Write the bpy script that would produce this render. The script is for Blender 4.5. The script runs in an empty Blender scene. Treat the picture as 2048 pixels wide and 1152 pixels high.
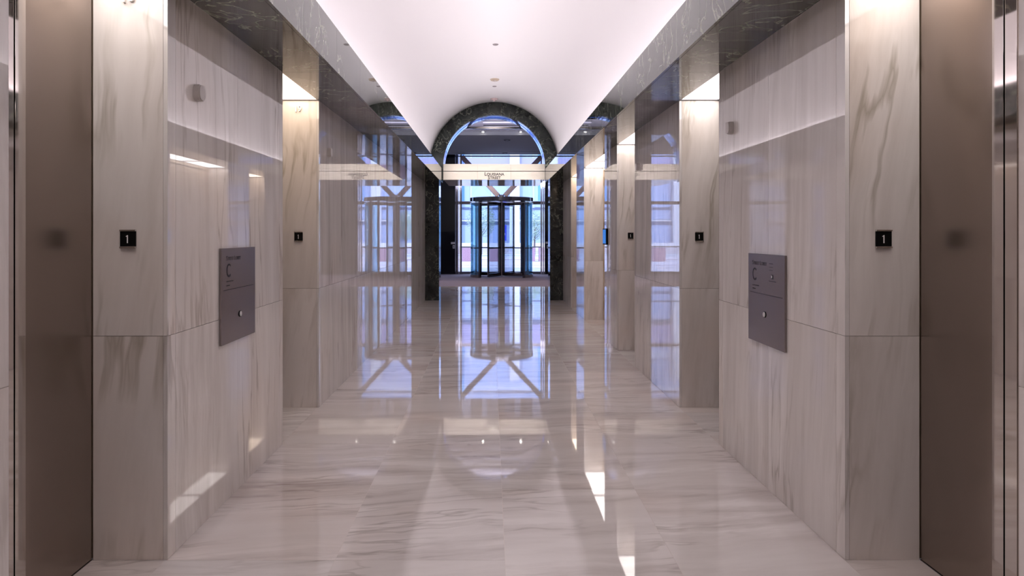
import bpy, bmesh, math, random
from mathutils import Vector, Matrix
random.seed(7)
C = bpy.context.scene.collection
PI = math.pi
sc = bpy.context.scene

# ---------------------------------------------------------------- camera, world, sun, exposure
cam_d = bpy.data.cameras.new('camera'); cam = bpy.data.objects.new('camera', cam_d); C.objects.link(cam)
cam.location = (0, 0, 1.55); cam.rotation_euler = (PI/2, 0, 0)
cam_d.lens = 24; cam_d.sensor_width = 36; cam_d.shift_x = 0.0205; cam_d.shift_y = -0.0527
cam_d.clip_start = 0.05; cam_d.clip_end = 400
sc.camera = cam
sc.view_settings.view_transform = 'Standard'; sc.view_settings.look = 'None'
sc.view_settings.gamma = 1; sc.view_settings.use_curve_mapping = False
sc.view_settings.exposure = 0.66
sc.render.engine = 'CYCLES'
sc.cycles.max_bounces = 12; sc.cycles.glossy_bounces = 8; sc.cycles.diffuse_bounces = 5
sc.cycles.transparent_max_bounces = 24; sc.cycles.use_denoising = True
sc.cycles.caustics_reflective = False; sc.cycles.caustics_refractive = False
sc.cycles.sample_clamp_indirect = 6

SKY = (0.53, 0.65, 1.0); SKY_STR = 2.8
w = bpy.data.worlds.new('sky'); sc.world = w; w.use_nodes = True
bg = w.node_tree.nodes['Background']; bg.inputs[0].default_value = (*SKY, 1); bg.inputs[1].default_value = SKY_STR
sun_d = bpy.data.lights.new('sun', 'SUN'); sun = bpy.data.objects.new('sun', sun_d); C.objects.link(sun)
sun_d.energy = 1.8; sun_d.angle = 0.05; sun_d.color = (1.0, 0.90, 0.95)
sun.rotation_euler = (math.radians(42), 0, math.radians(-25))      # shines from behind the building onto the far side of the street

COVE_E = 4.45; COVE_COL = (1.0, 0.92, 0.955)
def area(name, loc, rot, sx, sy, e, col):
    d = bpy.data.lights.new(name, 'AREA'); d.shape = 'RECTANGLE'; d.size = sx; d.size_y = sy; d.energy = e; d.color = col
    o = bpy.data.objects.new(name, d); C.objects.link(o); o.location = loc; o.rotation_euler = rot
    return o
# the corridor's cove lamps, lying in the trough behind each marble fascia
NICHE_E = 3.9; VEST_FILL_E = 115; DOWN_E = 100
WARM = (1.0, 0.80, 0.62); NEUT = (1.0, 0.92, 0.89)

# ---------------------------------------------------------------- main dimensions (metres; y runs down the corridor)
XL, XR = -1.538, 1.683          # wall faces
DL, DR = -1.895, 2.040          # lift door faces in the niches
FL, FR = -1.138, 1.267          # fascia faces
ZS = 2.745                      # soffit
ZF = 3.070                      # fascia top
CX, CZ, CR = 0.073, 3.14, 1.495  # vault centre and radius
Y0, Y1 = -7.0, 15.95            # corridor ends
YC = 20.15                      # carpet edge
BEAM_Y = 16.16
YF = 26.5                       # facade
VL, VR = -4.6, 5.5              # vestibule sides
NL = [(-6.42, -5.35), (-3.55, -2.48), (-0.68, 0.38), (2.178, 3.245), (5.04, 6.10)]
NR = [(-6.42, -5.35), (-3.55, -2.48), (-0.68, 0.38), (2.178, 3.245), (5.04, 6.10), (8.0, 9.12), (10.12, 12.35), (13.44, 14.36)]

# ---------------------------------------------------------------- helpers
def box(bm, x0, x1, y0, y1, z0, z1):
    x0, x1 = min(x0, x1), max(x0, x1); y0, y1 = min(y0, y1), max(y0, y1); z0, z1 = min(z0, z1), max(z0, z1)
    v = [bm.verts.new((x, y, z)) for x in (x0, x1) for y in (y0, y1) for z in (z0, z1)]
    for f in ((0,1,3,2), (4,6,7,5), (0,4,5,1), (2,3,7,6), (0,2,6,4), (1,5,7,3)):
        bm.faces.new([v[i] for i in f])
def cyl(bm, p0, p1, r, n=20, r1=None):
    p0, p1 = Vector(p0), Vector(p1); d = (p1 - p0)
    q = d.to_track_quat('Z', 'Y')
    r1 = r if r1 is None else r1
    a = [bm.verts.new(p0 + q @ Vector((r*math.cos(2*PI*i/n), r*math.sin(2*PI*i/n), 0))) for i in range(n)]
    b = [bm.verts.new(p1 + q @ Vector((r1*math.cos(2*PI*i/n), r1*math.sin(2*PI*i/n), 0))) for i in range(n)]
    for i in range(n):
        bm.faces.new((a[i], a[(i+1) % n], b[(i+1) % n], b[i]))
    bm.faces.new(a[::-1]); bm.faces.new(b)
def obox(bm, c, u, hu, v, hv, wv, hw):
    c, u, v, wv = Vector(c), Vector(u).normalized(), Vector(v).normalized(), Vector(wv).normalized()
    vs = [bm.verts.new(c + u*hu*a + v*hv*b + wv*hw*d) for a in (-1, 1) for b in (-1, 1) for d in (-1, 1)]
    for f in ((0,1,3,2), (4,6,7,5), (0,4,5,1), (2,3,7,6), (0,2,6,4), (1,5,7,3)):
        bm.faces.new([vs[i] for i in f])
def prism(bm, pts, axis, a, b):
    """closed outline extruded along axis ('x','y','z') from a to b"""
    def P(p, t):
        return {'x': (t, p[0], p[1]), 'y': (p[0], t, p[1]), 'z': (p[0], p[1], t)}[axis]
    A = [bm.verts.new(P(p, a)) for p in pts]; B = [bm.verts.new(P(p, b)) for p in pts]
    n = len(pts)
    for i in range(n):
        bm.faces.new((A[i], A[(i+1) % n], B[(i+1) % n], B[i]))
    bm.faces.new(A[::-1]); bm.faces.new(B)
def arcbox(bm, cx, cy, r0, r1, a0, a1, z0, z1, n=20):
    """a curved wall: a ring piece standing on the floor; angles in radians"""
    full = abs(a1 - a0) >= 2*PI - 1e-6
    m = n if full else n + 1
    rings = []
    for i in range(m):
        a = a0 + (a1 - a0)*i/n
        c, s = math.cos(a), math.sin(a)
        rings.append([bm.verts.new((cx + r*c, cy + r*s, z)) for r, z in ((r0, z0), (r1, z0), (r1, z1), (r0, z1))])
    for i in range(n):
        A, B = rings[i], rings[(i+1) % m]
        for k in range(4):
            bm.faces.new((A[k], A[(k+1) % 4], B[(k+1) % 4], B[k]))
    if not full:
        bm.faces.new(rings[0]); bm.faces.new(rings[-1][::-1])
def build(name, bm, mat, parent=None, smooth=False, bevel=0):
    bmesh.ops.recalc_face_normals(bm, faces=bm.faces[:])
    if bevel:
        bmesh.ops.bevel(bm, geom=bm.edges[:], offset=bevel, segments=2, affect='EDGES', profile=0.7)
    off = Vector((0, 0, 0)); p = parent
    while p: off += Vector(p.location); p = p.parent
    if off.length: bmesh.ops.translate(bm, verts=bm.verts[:], vec=-off)
    me = bpy.data.meshes.new(name); bm.to_mesh(me); bm.free()
    if smooth:
        for f in me.polygons: f.use_smooth = True
    me.materials.append(mat)
    o = bpy.data.objects.new(name, me); C.objects.link(o)
    if parent: o.parent = parent
    return o
def BM(): return bmesh.new()
def B1(name, mat, parent, *a, **k):
    bm = BM(); box(bm, *a); return build(name, bm, mat, parent, **k)
def thing(name, label, cat, loc, group=None):
    o = bpy.data.objects.new(name, None); C.objects.link(o); o.location = loc; o.empty_display_size = 0.1
    o['label'] = label; o['category'] = cat
    if group: o['group'] = group
    return o
def tag(o, label, cat, group=None, kind=None):
    o['label'] = label; o['category'] = cat
    if group: o['group'] = group
    if kind: o['kind'] = kind
    return o
def struct(name, bm, mat, parent=None, **k):
    o = build(name, bm, mat, parent, **k)
    if not parent: o['kind'] = 'structure'
    return o
def text(name, s, size, loc, rotz, mat, parent, depth=0.002, small=None, sx=1.0, bold=0.0, align='CENTER'):
    cu = bpy.data.curves.new(name, 'FONT'); cu.body = s; cu.size = size; cu.extrude = depth; cu.align_x = align; cu.align_y = 'CENTER'
    cu.offset = bold; cu.resolution_u = 4
    if small:
        cu.small_caps_scale = small
        for i, ch in enumerate(s):
            if ch.islower(): cu.body_format[i].use_small_caps = True
    t = bpy.data.objects.new(name, cu); C.objects.link(t)
    dg = bpy.context.evaluated_depsgraph_get(); me = bpy.data.meshes.new_from_object(t.evaluated_get(dg))
    bpy.data.objects.remove(t); me.name = name
    off = Vector((0, 0, 0)); p = parent
    while p: off += Vector(p.location); p = p.parent
    me.transform(Matrix.Translation(Vector(loc) - off) @ Matrix.Rotation(rotz, 4, 'Z') @ Matrix.Rotation(PI/2, 4, 'X') @ Matrix.Diagonal((sx, 1, 1, 1)))
    me.materials.clear(); me.materials.append(mat)
    o = bpy.data.objects.new(name, me); C.objects.link(o); o.parent = parent
    return o

# ---------------------------------------------------------------- materials
def new_mat(name):
    m = bpy.data.materials.new(name); m.use_nodes = True
    nt = m.node_tree; return m, nt, nt.nodes['Principled BSDF']
def simple(name, col, rough=0.5, metal=0.0, ior=1.5, emit=None, estr=0):
    m, nt, b = new_mat(name)
    b.inputs['Base Color'].default_value = (*col, 1); b.inputs['Roughness'].default_value = rough
    b.inputs['Metallic'].default_value = metal; b.inputs['IOR'].default_value = ior
    if emit:
        b.inputs['Emission Color'].default_value = (*emit, 1); b.inputs['Emission Strength'].default_value = estr
    return m
def N(nt, t, **kw):
    n = nt.nodes.new(t)
    for k, v in kw.items(): setattr(n, k, v)
    return n
def ramp(nt, fac, stops):
    r = N(nt, 'ShaderNodeValToRGB'); e = r.color_ramp.elements
    while len(e) < len(stops): e.new(0.5)
    for i, (p, c) in enumerate(stops):
        e[i].position = p; e[i].color = (*c, 1) if len(c) == 3 else c
    nt.links.new(fac, r.inputs[0]); return r.outputs[0]
def marble(name, c_lo, c_hi, vein, scale, rot=(0, 0, 0), rough=0.04, ior=1.6, vein_amt=0.6, vein_scale=None, vein_w=0.03, warp=0.6,
           tile_var=0.12, tint=None, tint_amt=0.0, bump=0.0, vein_mask=(0.45, 0.62), island=True, patch=None, stops=(0.30, 0.50, 0.62)):
    m, nt, b = new_mat(name); L = nt.links.new
    geo = N(nt, 'ShaderNodeNewGeometry')
    cmb = N(nt, 'ShaderNodeVectorMath', operation='SCALE'); cmb.inputs[0].default_value = (37.0, 53.0, 71.0)
    if island: L(geo.outputs['Random Per Island'], cmb.inputs['Scale'])
    else: cmb.inputs['Scale'].default_value = 0.0
    add = N(nt, 'ShaderNodeVectorMath', operation='ADD'); L(geo.outputs['Position'], add.inputs[0]); L(cmb.outputs[0], add.inputs[1])
    # low-frequency warp of the coordinates makes the streaks wander
    wn = N(nt, 'ShaderNodeTexNoise'); wn.inputs['Scale'].default_value = 1.1; wn.inputs['Detail'].default_value = 3
    L(add.outputs[0], wn.inputs['Vector'])
    sub = N(nt, 'ShaderNodeVectorMath', operation='SUBTRACT'); L(wn.outputs['Color'], sub.inputs[0]); sub.inputs[1].default_value = (0.5, 0.5, 0.5)
    scl = N(nt, 'ShaderNodeVectorMath', operation='SCALE'); L(sub.outputs[0], scl.inputs[0]); scl.inputs['Scale'].default_value = warp
    add2 = N(nt, 'ShaderNodeVectorMath', operation='ADD'); L(add.outputs[0], add2.inputs[0]); L(scl.outputs[0], add2.inputs[1])
    def mapped(scale, src=add2):
        mp = N(nt, 'ShaderNodeMapping'); mp.vector_type = 'TEXTURE'
        mp.inputs['Rotation'].default_value = rot
        mp.inputs['Scale'].default_value = tuple(1.0/s for s in scale)
        L(src.outputs[0], mp.inputs['Vector']); return mp.outputs[0]
    n1 = N(nt, 'ShaderNodeTexNoise'); n1.inputs['Scale'].default_value = 1.0; n1.inputs['Detail'].default_value = 7; n1.inputs['Roughness'].default_value = 0.62
    L(mapped(scale), n1.inputs['Vector'])
    col = ramp(nt, n1.outputs['Fac'], [(stops[0], c_lo), (stops[1], tuple((a+c)/2 for a, c in zip(c_lo, c_hi))), (stops[2], c_hi)])
    if patch:                   # streaks gather in drifts, the stone between them stays plain
        pn = N(nt, 'ShaderNodeTexNoise'); pn.inputs['Scale'].default_value = 1.0; pn.inputs['Detail'].default_value = 2
        L(mapped(tuple(v*0.28 for v in scale)), pn.inputs['Vector'])
        pm = N(nt, 'ShaderNodeMapRange'); L(pn.outputs['Fac'], pm.inputs[0]); pm.inputs[1].default_value = 0.38; pm.inputs[2].default_value = 0.62
        pm.inputs[3].default_value = patch; pm.inputs[4].default_value = 1.0
        px = N(nt, 'ShaderNodeMix', data_type='RGBA'); L(pm.outputs[0], px.inputs['Factor']); px.inputs['A'].default_value = (*[a*0.25 + c*0.75 for a, c in zip(c_lo, c_hi)], 1); L(col, px.inputs['B'])
        col = px.outputs['Result']
    # thin veins: the ridge of a second noise, present only in places
    n2 = N(nt, 'ShaderNodeTexNoise'); n2.inputs['Scale'].default_value = 1.0; n2.inputs['Detail'].default_value = 4
    L(mapped(vein_scale or scale), n2.inputs['Vector'])
    a = N(nt, 'ShaderNodeMath', operation='SUBTRACT'); L(n2.outputs['Fac'], a.inputs[0]); a.inputs[1].default_value = 0.5
    a2 = N(nt, 'ShaderNodeMath', operation='ABSOLUTE'); L(a.outputs[0], a2.inputs[0])
    mr = N(nt, 'ShaderNodeMapRange'); L(a2.outputs[0], mr.inputs[0]); mr.inputs[1].default_value = 0.0; mr.inputs[2].default_value = vein_w
    mr.inputs[3].default_value = 1.0; mr.inputs[4].default_value = 0.0
    n3 = N(nt, 'ShaderNodeTexNoise'); n3.inputs['Scale'].default_value = 1.3; n3.inputs['Detail'].default_value = 2; L(add.outputs[0], n3.inputs['Vector'])
    mk = N(nt, 'ShaderNodeMapRange'); L(n3.outputs['Fac'], mk.inputs[0]); mk.inputs[1].default_value = vein_mask[0]; mk.inputs[2].default_value = vein_mask[1]
    mu = N(nt, 'ShaderNodeMath', operation='MULTIPLY'); L(mr.outputs[0], mu.inputs[0]); L(mk.outputs[0], mu.inputs[1])
    mu2 = N(nt, 'ShaderNodeMath', operation='MULTIPLY'); L(mu.outputs[0], mu2.inputs[0]); mu2.inputs[1].default_value = vein_amt
    mx = N(nt, 'ShaderNodeMix', data_type='RGBA'); L(mu2.outputs[0], mx.inputs['Factor']); L(col, mx.inputs['A']); mx.inputs['B'].default_value = (*vein, 1)
    out = mx.outputs['Result']
    if tint:
        n4 = N(nt, 'ShaderNodeTexNoise'); n4.inputs['Scale'].default_value = 0.9; n4.inputs['Detail'].default_value = 3; L(add2.outputs[0], n4.inputs['Vector'])
        tm = N(nt, 'ShaderNodeMapRange'); L(n4.outputs['Fac'], tm.inputs[0]); tm.inputs[1].default_value = 0.5; tm.inputs[2].default_value = 0.72; tm.inputs[4].default_value = tint_amt
        mx2 = N(nt, 'ShaderNodeMix', data_type='RGBA'); mx2.blend_type = 'MULTIPLY'; L(tm.outputs[0], mx2.inputs['Factor']); L(out, mx2.inputs['A']); mx2.inputs['B'].default_value = (*tint, 1)
        out = mx2.outputs['Result']
    if island and tile_var:
        tv = N(nt, 'ShaderNodeMapRange'); L(geo.outputs['Random Per Island'], tv.inputs[0]); tv.inputs[3].default_value = 1 - tile_var; tv.inputs[4].default_value = 1.0
        hs = N(nt, 'ShaderNodeHueSaturation'); L(tv.outputs[0], hs.inputs['Value']); L(out, hs.inputs['Color']); out = hs.outputs[0]
    L(out, b.inputs['Base Color']); b.inputs['Roughness'].default_value = rough; b.inputs['IOR'].default_value = ior
    if bump:
        bn = N(nt, 'ShaderNodeTexNoise'); bn.inputs['Scale'].default_value = 2.2; bn.inputs['Detail'].default_value = 2; L(add.outputs[0], bn.inputs['Vector'])
        bp = N(nt, 'ShaderNodeBump'); bp.inputs['Strength'].default_value = 1.0; bp.inputs['Distance'].default_value = bump
        L(bn.outputs['Fac'], bp.inputs['Height']); L(bp.outputs[0], b.inputs['Normal'])
    return m

M = {}
M['wall'] = marble('wall_marble', (0.56, 0.515, 0.49), (0.85, 0.81, 0.785), (0.30, 0.25, 0.21), (6.5, 6.5, 0.40), (0.04, 0.07, 0), rough=0.018, ior=1.80,
                   vein_amt=0.55, vein_scale=(7, 7, 0.45), vein_w=0.03, warp=0.12, tile_var=0.07, tint=(1.0, 0.92, 0.84), tint_amt=0.5, bump=0.0002, patch=0.25, stops=(0.30, 0.48, 0.66))
M['jamb'] = marble('jamb_marble', (0.52, 0.46, 0.41), (0.82, 0.76, 0.725), (0.30, 0.25, 0.18), (5.0, 5.0, 0.42), (0.0, 0.10, 0), rough=0.10, ior=1.5,
                   vein_amt=0.65, vein_scale=(6.5, 6.5, 0.45), vein_w=0.05, warp=0.20, tile_var=0.05, tint=(1.0, 0.90, 0.82), tint_amt=0.6, vein_mask=(0.45, 0.66), patch=0.3, stops=(0.28, 0.44, 0.60))
M['floor'] = marble('floor_marble', (0.46, 0.40, 0.375), (0.86, 0.81, 0.785), (0.25, 0.20, 0.17), (0.75, 6.5, 5), (0, 0, 0.10), rough=0.03, ior=1.53,
                    vein_amt=0.45, vein_scale=(0.7, 6.0, 5), vein_w=0.025, warp=0.28, tile_var=0.13, tint=(1.0, 0.88, 0.80), tint_amt=0.45, bump=0.00035, patch=0.15, stops=(0.28, 0.42, 0.62))
M['green'] = marble('green_marble', (0.012, 0.016, 0.014), (0.095, 0.11, 0.094), (0.55, 0.60, 0.46), (2.4, 2.4, 2.4), (0.3, 0.4, 0.5), rough=0.02, ior=1.85,
                    vein_amt=0.7, vein_scale=(4.5, 4.5, 3.2), vein_w=0.022, warp=1.1, tile_var=0.2, vein_mask=(0.34, 0.56))
M['greenmatte'] = marble('green_portal_marble', (0.004, 0.006, 0.006), (0.030, 0.036, 0.033), (0.42, 0.46, 0.36), (4.5, 4.5, 4.0), (0.3, 0.4, 0.5), rough=0.10, ior=1.45,
                    vein_amt=0.55, vein_scale=(6.5, 6.5, 5.0), vein_w=0.022, warp=1.5, tile_var=0.2, vein_mask=(0.34, 0.62))
M['beam'] = marble('beam_marble', (0.78, 0.72, 0.67), (0.86, 0.80, 0.75), (0.6, 0.54, 0.48), (1.0, 5, 5), rough=0.03, ior=1.8, vein_amt=0.2, tile_var=0.04)
M['plaster'] = simple('vault_plaster', (0.84, 0.82, 0.83), 0.9)
M['joint'] = simple('joint_dark', (0.26, 0.185, 0.12), 0.8)
M['grout'] = simple('grout', (0.62, 0.55, 0.51), 0.6)
M['black'] = simple('black', (0.003, 0.003, 0.003), 0.5, ior=1.25)
M['chrome'] = simple('chrome', (0.72, 0.70, 0.68), 0.06, 1.0)
M['darkchrome'] = simple('dark_chrome', (0.16, 0.15, 0.16), 0.09, 1.0)
M['polished'] = simple('polished_steel', (0.60, 0.55, 0.52), 0.05, 1.0)
M['steel'] = simple('brushed_steel', (0.33, 0.275, 0.24), 0.25, 1.0)
M['panel'] = simple('bronze_panel', (0.30, 0.265, 0.26), 0.22, 1.0)
M['ink'] = simple('ink', (0.012, 0.008, 0.015), 0.5)
M['white'] = simple('white_paint', (0.75, 0.74, 0.73), 0.4)
M['creampaint'] = simple('cream_door_paint', (0.55, 0.44, 0.33), 0.35)
M['brass'] = simple('hinge_metal', (0.55, 0.42, 0.28), 0.3, 1.0)
M['numeral'] = simple('numeral_metal', (0.80, 0.78, 0.74), 0.3, 0.2)
M['digit'] = simple('digit_enamel', (0.85, 0.84, 0.82), 0.5)
M['sensor'] = simple('sensor_plastic', (0.55, 0.51, 0.49), 0.4)
M['disc'] = simple('disc_grey', (0.25, 0.22, 0.23), 0.5)
M['device'] = simple('device_plastic', (0.42, 0.34, 0.26), 0.5)
M['devicepink'] = simple('device_pink_plastic', (0.44, 0.33, 0.33), 0.5)
M['darkwall'] = simple('dark_pier_panel', (0.006, 0.006, 0.009), 0.35, ior=1.2)
M['darkceil'] = simple('dark_ceiling_paint', (0.21, 0.21, 0.22), 0.8)
M['lavceil'] = simple('vestibule_ceiling_paint', (0.60, 0.58, 0.66), 0.8)
M['coffer'] = simple('coffer_grey', (0.20, 0.20, 0.22), 0.8)
M['truss'] = simple('bronze_truss', (0.045, 0.035, 0.04), 0.22, 1.0)
M['reveal'] = simple('arch_lining_daylit_steel', (0.50, 0.68, 0.98), 0.08, 1.0)  # blue of reflected daylight put into the steel's base colour
M['lampwarm'] = simple('lamp_diffuser_warm', (0.8, 0.8, 0.8), 0.5, emit=WARM, estr=NICHE_E)
M['lampneut'] = simple('lamp_diffuser', (0.8, 0.8, 0.8), 0.5, emit=NEUT, estr=NICHE_E)
M['spot'] = simple('spot_lens', (0.8, 0.8, 0.8), 0.5, emit=(1, 0.95, 0.85), estr=25)
M['screen'] = simple('tablet_screen', (0.0, 0.02, 0.06), 0.2, emit=(0.0, 0.11, 0.42), estr=0.75)
def glass(name, col, refl=0.8):
    m = bpy.data.materials.new(name); m.use_nodes = True; nt = m.node_tree; nt.nodes.clear()
    o = N(nt, 'ShaderNodeOutputMaterial'); mx = N(nt, 'ShaderNodeMixShader'); t = N(nt, 'ShaderNodeBsdfTransparent'); g = N(nt, 'ShaderNodeBsdfGlossy')
    f = N(nt, 'ShaderNodeFresnel'); f.inputs[0].default_value = 1.5
    mm = N(nt, 'ShaderNodeMath', operation='MULTIPLY'); mm.inputs[1].default_value = refl; nt.links.new(f.outputs[0], mm.inputs[0])
    t.inputs[0].default_value = (*col, 1); g.inputs['Roughness'].default_value = 0.0; g.inputs['Color'].default_value = (1, 1, 1, 1)
    nt.links.new(mm.outputs[0], mx.inputs[0]); nt.links.new(t.outputs[0], mx.inputs[1]); nt.links.new(g.outputs[0], mx.inputs[2]); nt.links.new(mx.outputs[0], o.inputs[0])
    return m
M['glass'] = glass('clear_glass', (0.90, 0.95, 1.0))
M['teal'] = glass('teal_curved_glass', (0.66, 0.88, 0.98))
def noisy(name, c0, c1, scale, rough=0.8, stretch=(1, 1, 1)):
    m, nt, b = new_mat(name); geo = N(nt, 'ShaderNodeNewGeometry'); mp = N(nt, 'ShaderNodeMapping'); mp.inputs['Scale'].default_value = stretch
    nt.links.new(geo.outputs['Position'], mp.inputs[0]); n = N(nt, 'ShaderNodeTexNoise'); n.inputs['Scale'].default_value = scale; n.inputs['Detail'].default_value = 5
    nt.links.new(mp.outputs[0], n.inputs['Vector']); c = ramp(nt, n.outputs['Fac'], [(0.35, c0), (0.65, c1)]); nt.links.new(c, b.inputs['Base Color'])
    b.inputs['Roughness'].default_value = rough; return m
M['carpet'] = noisy('carpet', (0.27, 0.21, 0.225), (0.36, 0.28, 0.29), 30, 0.95)
M['granite'] = noisy('red_granite', (0.30, 0.17, 0.21), (0.44, 0.27, 0.32), 25, 0.4)
M['paving'] = noisy('street_paving', (0.46, 0.42, 0.45), (0.56, 0.51, 0.54), 1.5, 0.8)
M['asphalt'] = noisy('asphalt', (0.38, 0.38, 0.42), (0.46, 0.46, 0.49), 3, 0.8)
M['kerb'] = simple('pale_kerb', (0.70, 0.68, 0.70), 0.7)
M['bank'] = simple('pale_facade_panels', (0.56, 0.60, 0.72), 0.5)
M['bankglass'] = simple('facade_blue_glass', (0.36, 0.44, 0.64), 0.25)
M['bankdark'] = simple('facade_dark_band', (0.10, 0.13, 0.22), 0.3)
M['leaf'] = noisy('leaf_green', (0.26, 0.36, 0.26), (0.42, 0.50, 0.38), 2, 0.6)
M['bark'] = simple('bark', (0.16, 0.12, 0.10), 0.9)
M['banner'] = simple('banner_blue', (0.03, 0.05, 0.55), 0.5)

# ---------------------------------------------------------------- floor
def rnd_tiles(bm, xs, ys_for, z0, z1, gap, ymin, ymax):
    for i in range(len(xs) - 1):
        ys = ys_for(xs[i])
        ys = [ymin] + [y for y in ys if ymin + 0.05 < y < ymax - 0.05] + [ymax]
        for j in range(len(ys) - 1):
            box(bm, xs[i] + gap, xs[i+1] - gap, ys[j] + gap, ys[j+1] - gap, z0, z1)
bm = BM()
xs = [0.066 + 0.8075*k for k in range(-3, 4)]
def ysf(x):
    ph = 3.245 if x < 0 else 4.1425
    return [ph + 1.795*k for k in range(-8, 12)]
rnd_tiles(bm, xs, ysf, -0.0007, 0.0, 0.0009, Y0 - 0.1, 16.70)
xs2 = [0.066 + 0.8075*k for k in range(-6, 8)]
rnd_tiles(bm, xs2, ysf, -0.0007, 0.0, 0.0009, 16.70, YC)
struct('floor', bm, M['floor'])
bm = BM(); box(bm, -6, 7, -8, YC, -0.08, -0.0008); struct('floor_bed', bm, M['grout'])
bm = BM(); box(bm, VL, VR, YC + 0.02, YF + 0.2, -0.05, 0.0); struct('floor_carpet', bm, M['carpet'])
bm = BM(); box(bm, VL, VR, YC, YC + 0.02, -0.03, 0.004); struct('trim_1', bm, M['brass'])

# ---------------------------------------------------------------- marble walls with their lift niches
TH = 0.02
def wall(side, niches):
    s = -1 if side == 'left' else 1
    X = XL if s < 0 else XR; D = DL if s < 0 else DR
    OUT = D + s*0.5
    g = 0.0011
    edges = [Y0] + [v for n in niches for v in n] + [Y1]
    zj = [0.0, 1.065, ZS]
    for k in range(0, len(edges), 2):       # one solid stretch of wall between niches
        bw, bj, bk = BM(), BM(), BM()
        a, b = edges[k], edges[k+1]
        first, last = k == 0, k + 2 == len(edges)
        e = 0.085
        box(bk, X + s*TH, OUT, a + TH*(not first), b - TH*(not last), 0, ZS)
        inner0 = a if first else a + e; inner1 = b - e
        m = max(1, round((inner1 - inner0)/0.81))
        cuts = [a] + ([] if first else [a + e]) + [inner0 + (inner1 - inner0)*i/m for i in range(1, m)] + [inner1, b]
        for i in range(len(cuts) - 1):
            for z in range(2):
                box(bw, X, X + s*TH, cuts[i] + g, cuts[i+1] - g, zj[z] + g, zj[z+1] - g)
        for z in range(2):                  # returns into the niches
            if not first: box(bj, X + s*(TH + 0.001), D - s*0.004, a, a + TH - 0.001, zj[z] + g, zj[z+1] - g)
            if not last: box(bj, X + s*(TH + 0.001), D - s*0.004, b - TH + 0.001, b, zj[z] + g, zj[z+1] - g)
        w0 = struct('wall_' + side, bk, M['joint'])
        build('marble_facing', bw, M['wall'], w0); build('jamb_facing', bj, M['jamb'], w0)
    for n0, n1 in niches:
        bk = BM(); box(bk, D + s*0.062, OUT, n0, n1, 0, ZS); struct('wall_' + side + '_shaft', bk, M['joint'])
    # soffit and fascia of dark green marble, cove trough behind
    F = FL if s < 0 else FR
    bg_ = BM()
    ys = [3.245 + 0.8975*k for k in range(-11, 15)]; ys = [Y0] + [y for y in ys if Y0 + .1 < y < Y1 - .1] + [Y1 + 0.15]
    for j in range(len(ys) - 1):
        box(bg_, F, F + s*0.02, ys[j] + g, ys[j+1] - g, ZS + g, ZF)
    ys = [4.02 + 1.02*k for k in range(-10, 12)]; ys = [Y0] + [y for y in ys if Y0 + .1 < y < Y1 - .1] + [Y1]
    for j in range(len(ys) - 1):
        box(bg_, F + s*0.021, X + s*0.0, ys[j] + g, ys[j+1] - g, ZS, ZS + 0.02)
    t = struct('trim_2' if s < 0 else 'trim_3', bg_, M['green'])
    bt = BM()
    box(bt, F + s*0.021, X, Y0, Y1, ZS + 0.021, ZS + 0.05)          # trough floor
    box(bt, F + s*0.021, F + s*0.04, Y0, Y1 + 0.15, ZS + 0.05, ZF - 0.001)
    build('cove_trough', bt, M['plaster'], t)
    bt = BM()
    box(bt, CX + s*CR, OUT, Y0, Y1, ZS + 0.05, CZ + 0.02)           # cove back wall and roof over the niches
    prev = Y0
    for n0, n1 in niches:
        pass
    box(bt, X, OUT, Y0, Y1, ZS + 0.03, ZS + 0.05)
    build('cove_back', bt, M['plaster'], t)
wall('left', NL); wall('right', NR)

# vault
bm = BM(); n = 48
prev = None
for i in range(n + 1):
    a = PI*i/n
    A = bm.verts.new((CX + CR*math.cos(a), Y0, CZ + CR*math.sin(a))); B = bm.verts.new((CX + CR*math.cos(a), Y1, CZ + CR*math.sin(a)))
    if prev: bm.faces.new((prev[0], A, B, prev[1]))
    prev = (A, B)
v = struct('ceiling', bm, M['plaster'], smooth=True)
sm = v.modifiers.new('thick', 'SOLIDIFY'); sm.thickness = 0.04; sm.offset = 1
# rear wall behind the viewer
bm = BM()
for i in range(5):
    for z0, z1 in ((0, 1.065), (1.065, 2.13), (2.13, 3.2), (3.2, 4.7)):
        box(bm, -1.95 + 0.81*i + .001, -1.95 + 0.81*(i+1) - .001, Y0 - 0.03, Y0, z0 + .001, z1 - .001)
struct('wall_rear', bm, M['wall'])
B1('backing', M['joint'], bpy.data.objects['wall_rear'], -2.4, 2.6, Y0 - 0.2, Y0 - 0.031, 0, 4.8)

for s, F in ((-1, FL), (1, FR)):
    xm = F + s*0.17
    # two rows in each trough: a narrow one thrown across to the crown, a wide weak one straight up
    for tilt, spread, e in ((46, 130, COVE_E*0.46), (8, 180, COVE_E*0.42)):
        a = area('cove_lamp', (F + s*0.16, (Y0 + Y1)/2, 2.985), (PI, -s*math.radians(tilt), 0), 0.08, Y1 - Y0 - 0.3, e*(Y1 - Y0), COVE_COL)
        a.data.spread = math.radians(spread)

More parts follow.
